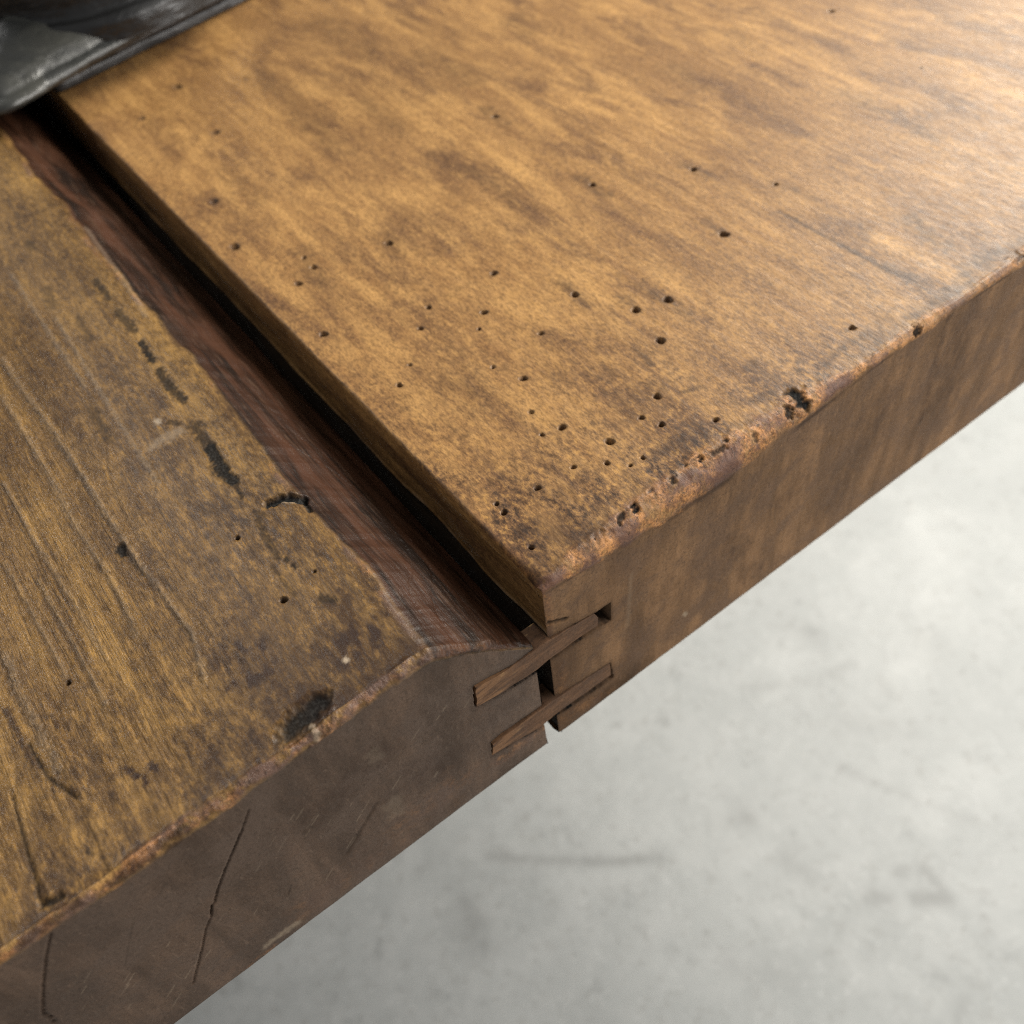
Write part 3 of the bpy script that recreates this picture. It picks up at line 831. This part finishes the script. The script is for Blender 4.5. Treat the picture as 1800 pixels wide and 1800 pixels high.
# ---- legs, set back under the top --------------------------------------
def box(name, a, b, mat, parent):
    a, b = np.array(a, float), np.array(b, float)
    h = 0.003
    V, F = [], []
    for zz, ins in ((a[2], h), (a[2] + h, 0), (b[2] - h, 0), (b[2], h)):
        x0, y0, x1, y1 = a[0] + ins, a[1] + ins, b[0] - ins, b[1] - ins
        c = h
        V += [(x0 + c, y0, zz), (x1 - c, y0, zz), (x1, y0 + c, zz), (x1, y1 - c, zz), (x1 - c, y1, zz), (x0 + c, y1, zz), (x0, y1 - c, zz), (x0, y0 + c, zz)]
    for r_ in range(3):
        for i in range(8):
            j = (i + 1) % 8
            F.append((r_ * 8 + i, r_ * 8 + j, (r_ + 1) * 8 + j, (r_ + 1) * 8 + i))
    F += [tuple(range(8))[::-1], tuple(range(24, 32))]
    me = bpy.data.meshes.new(name)
    me.from_pydata(V, [], F)
    me.materials.append(mat)
    o = bpy.data.objects.new(name, me)
    S.collection.objects.link(o)
    o.parent = parent
    return o


box("leg", (-0.36, 0.47, FLOOR_Z), (-0.28, 0.55, -T - 0.001), M_spl, bench)
box("leg", (0.28, 0.47, FLOOR_Z), (0.36, 0.55, -T - 0.001), M_spl, bench)

# ------------------------------------------------------------------ black iron thing at the back
iron = thing("iron_base", "blackened iron base with a flared foot standing across the gap at the bench's back", "metal base", (0, 0.36, 0))
M_iron = iron_material("dull_black_iron", (0.016, 0.016, 0.017), (0.040, 0.040, 0.040), (0.10, 0.10, 0.10), 0.40)
M_foot = iron_material("sheen_iron", (0.018, 0.019, 0.018), (0.050, 0.050, 0.044), (0.12, 0.12, 0.11), 0.34)  # paler than the column: reflected light on the foot put into the colour
M_column = iron_material("black_column_iron", (0.006, 0.006, 0.006), (0.010, 0.010, 0.010), (0.012, 0.012, 0.012), 0.32)  # deeper black for the upright column


def swept(name, corners, prof, mat, parent, seed, amp=0.0012, dens=(220, None), peak=None):
    """a profile (inset, height) swept round a rounded outline given as (x, y, corner radius)"""
    pts = []
    n = len(corners)
    for i in range(n):
        p0, p1, p2 = (np.array(corners[(i + k) % n][:2], float) for k in (-1, 0, 1))
        r = corners[i][2]
        d0, d1 = (p0 - p1) / np.linalg.norm(p0 - p1), (p2 - p1) / np.linalg.norm(p2 - p1)
        half = 0.5 * math.acos(np.clip(d0 @ d1, -1, 1))
        tl = r / math.tan(half)
        a, b = p1 + d0 * tl, p1 + d1 * tl
        cc = p1 + (d0 + d1) / np.linalg.norm(d0 + d1) * r / math.sin(half)
        a0 = math.atan2(*(a - cc)[::-1]); a1 = math.atan2(*(b - cc)[::-1])
        da = (a1 - a0 + math.pi) % (2 * math.pi) - math.pi
        for t in np.linspace(0, 1, 14):
            pts.append(cc + r * np.array([math.cos(a0 + da * t), math.sin(a0 + da * t)]))
    pts = np.array(pts + [pts[0]])
    sl = np.concatenate([[0], np.cumsum(np.linalg.norm(np.diff(pts, axis=0), axis=1))])
    m = dens[0]
    t = np.linspace(0, sl[-1], m, endpoint=False)
    O = np.column_stack([np.interp(t, sl, pts[:, k]) for k in (0, 1)])
    tang = np.roll(O, -1, 0) - np.roll(O, 1, 0)
    tang /= np.linalg.norm(tang, axis=1)[:, None]
    nin = np.column_stack([-tang[:, 1], tang[:, 0]])         # inward for a counter-clockwise outline
    prof = np.array(prof)
    pl = np.concatenate([[0], np.cumsum(np.linalg.norm(np.diff(prof, axis=0), axis=1))])
    k = np.linspace(0, pl[-1], int(pl[-1] / 0.0008) + 2)
    pi, pz = np.interp(k, pl, prof[:, 0]), np.interp(k, pl, prof[:, 1])
    G = np.zeros((m, len(k), 3))
    tt, kk = np.meshgrid(t, k, indexing='ij')
    dn = amp * fbm(tt * 70, kk * 160, seed, 4) + amp * .8 * fbm(tt * 18, kk * 60, seed + 7, 3)
    ins = pi[None, :] + dn
    G[..., 0] = O[:, 0, None] + nin[:, 0, None] * ins
    G[..., 1] = O[:, 1, None] + nin[:, 1, None] * ins
    G[..., 2] = pz[None, :] + 0.5 * dn * sstep(0, .003, kk)
    V = G.reshape(-1, 3)
    nk = len(k)
    i = np.arange(m)[:, None] * nk + np.arange(nk - 1)[None, :]
    j = ((np.arange(m) + 1) % m)[:, None] * nk + np.arange(nk - 1)[None, :]
    Q = np.stack([i, j, j + 1, i + 1], -1).reshape(-1, 4)
    me_o = make_mesh(name, V - np.array([0, 0.36, 0]), Q, mat, parent)
    bm_top = [(a_ * nk + nk - 1) for a_ in range(m)]
    import bmesh
    b = bmesh.new()
    b.from_mesh(me_o.data)
    b.verts.ensure_lookup_table()
    if peak is None:
        b.faces.new([b.verts[v] for v in bm_top])
    else:                                            # the top rises gently to the column
        pk = np.array(peak) - np.array([0, 0.36, 0])
        rows = [[b.verts[v] for v in bm_top]]
        for t_ in np.linspace(0, 1, 30)[1:-1]:
            row = []
            for i_, v in enumerate(rows[0]):
                q_ = np.array(v.co) * (1 - t_) + pk * t_
                q_[2] += 0.0022 * float(fbm(q_[0] * 55, q_[1] * 55, 91, 3)) * math.sin(math.pi * min(1, t_ * 2.5) / 2) + 0.003 * math.sin(math.pi * t_)
                row.append(b.verts.new(q_))
            rows.append(row)
        for r0, r1 in zip(rows[:-1], rows[1:]):
            for i_ in range(m):
                j_ = (i_ + 1) % m
                b.faces.new((r0[i_], r0[j_], r1[j_], r1[i_])).smooth = True
        b.faces.new(rows[-1])
    b.to_mesh(me_o.data)
    b.free()
    return me_o


dirx = np.array([0.1046, 0.0245]); dirx /= np.linalg.norm(dirx)
diry = np.array([-dirx[1], dirx[0]])
o0 = np.array([0.0005, 0.3388])


def fr(a, b):
    p = o0 + dirx * a + diry * b
    return (p[0], p[1])


swept("base_plate", [(*fr(0.000, 0), .003), (*fr(0.30, 0), .01), (*fr(0.30, 0.2), .01), (*fr(0.000, 0.2), .003)],
      [(0.0012, 0.0002), (0, 0.001), (0, 0.0040), (0.0012, 0.0052), (0.0040, 0.0056), (0.03, 0.0058)], M_iron, iron, 5, .0005, (420, None))
swept("middle_plate", [(*fr(-0.004, -0.0045), .003), (*fr(0.30, 0.002), .01), (*fr(0.30, 0.2), .01), (*fr(-0.004, 0.2), .003)],
      [(0.004, 0.0056), (0.0006, 0.0060), (0, 0.0066), (0, 0.0088), (0.0007, 0.0096), (0.0030, 0.0100), (0.0035, 0.0104), (0.0036, 0.0124), (0.03, 0.0126)], M_iron, iron, 6, .0006, (420, None))
swept("flared_foot", [(*fr(-0.040, -0.0250), .013), (*fr(0.30, 0.022), .02), (*fr(0.30, 0.2), .02), (*fr(-0.040, 0.20), .02)],
      [(0.009, 0.0110), (0.003, 0.0112), (0.0008, 0.0120), (0.0, 0.0135), (0.0006, 0.0150), (0.0026, 0.0162), (0.0038, 0.0163), (0.0052, 0.0180), (0.0085, 0.0205), (0.0118, 0.0222)], M_foot, iron, 9, .0009, (620, None), peak=(*fr(0.058, 0.068), 0.036))
cx, cy = fr(0.056, 0.052)
swept("column", [(cx - .066, cy - .066, .0655), (cx + .066, cy - .066, .0655), (cx + .066, cy + .066, .0655), (cx - .066, cy + .066, .0655)],
      [(-0.006, 0.0150), (-0.005, 0.0225), (-0.003, 0.0245), (-0.001, 0.0250), (0.0003, 0.0262), (0.001, 0.030), (0.003, 0.09), (0.005, 0.16), (0.008, 0.163), (0.02, 0.164)], M_column, iron, 12, .0004, (260, None))
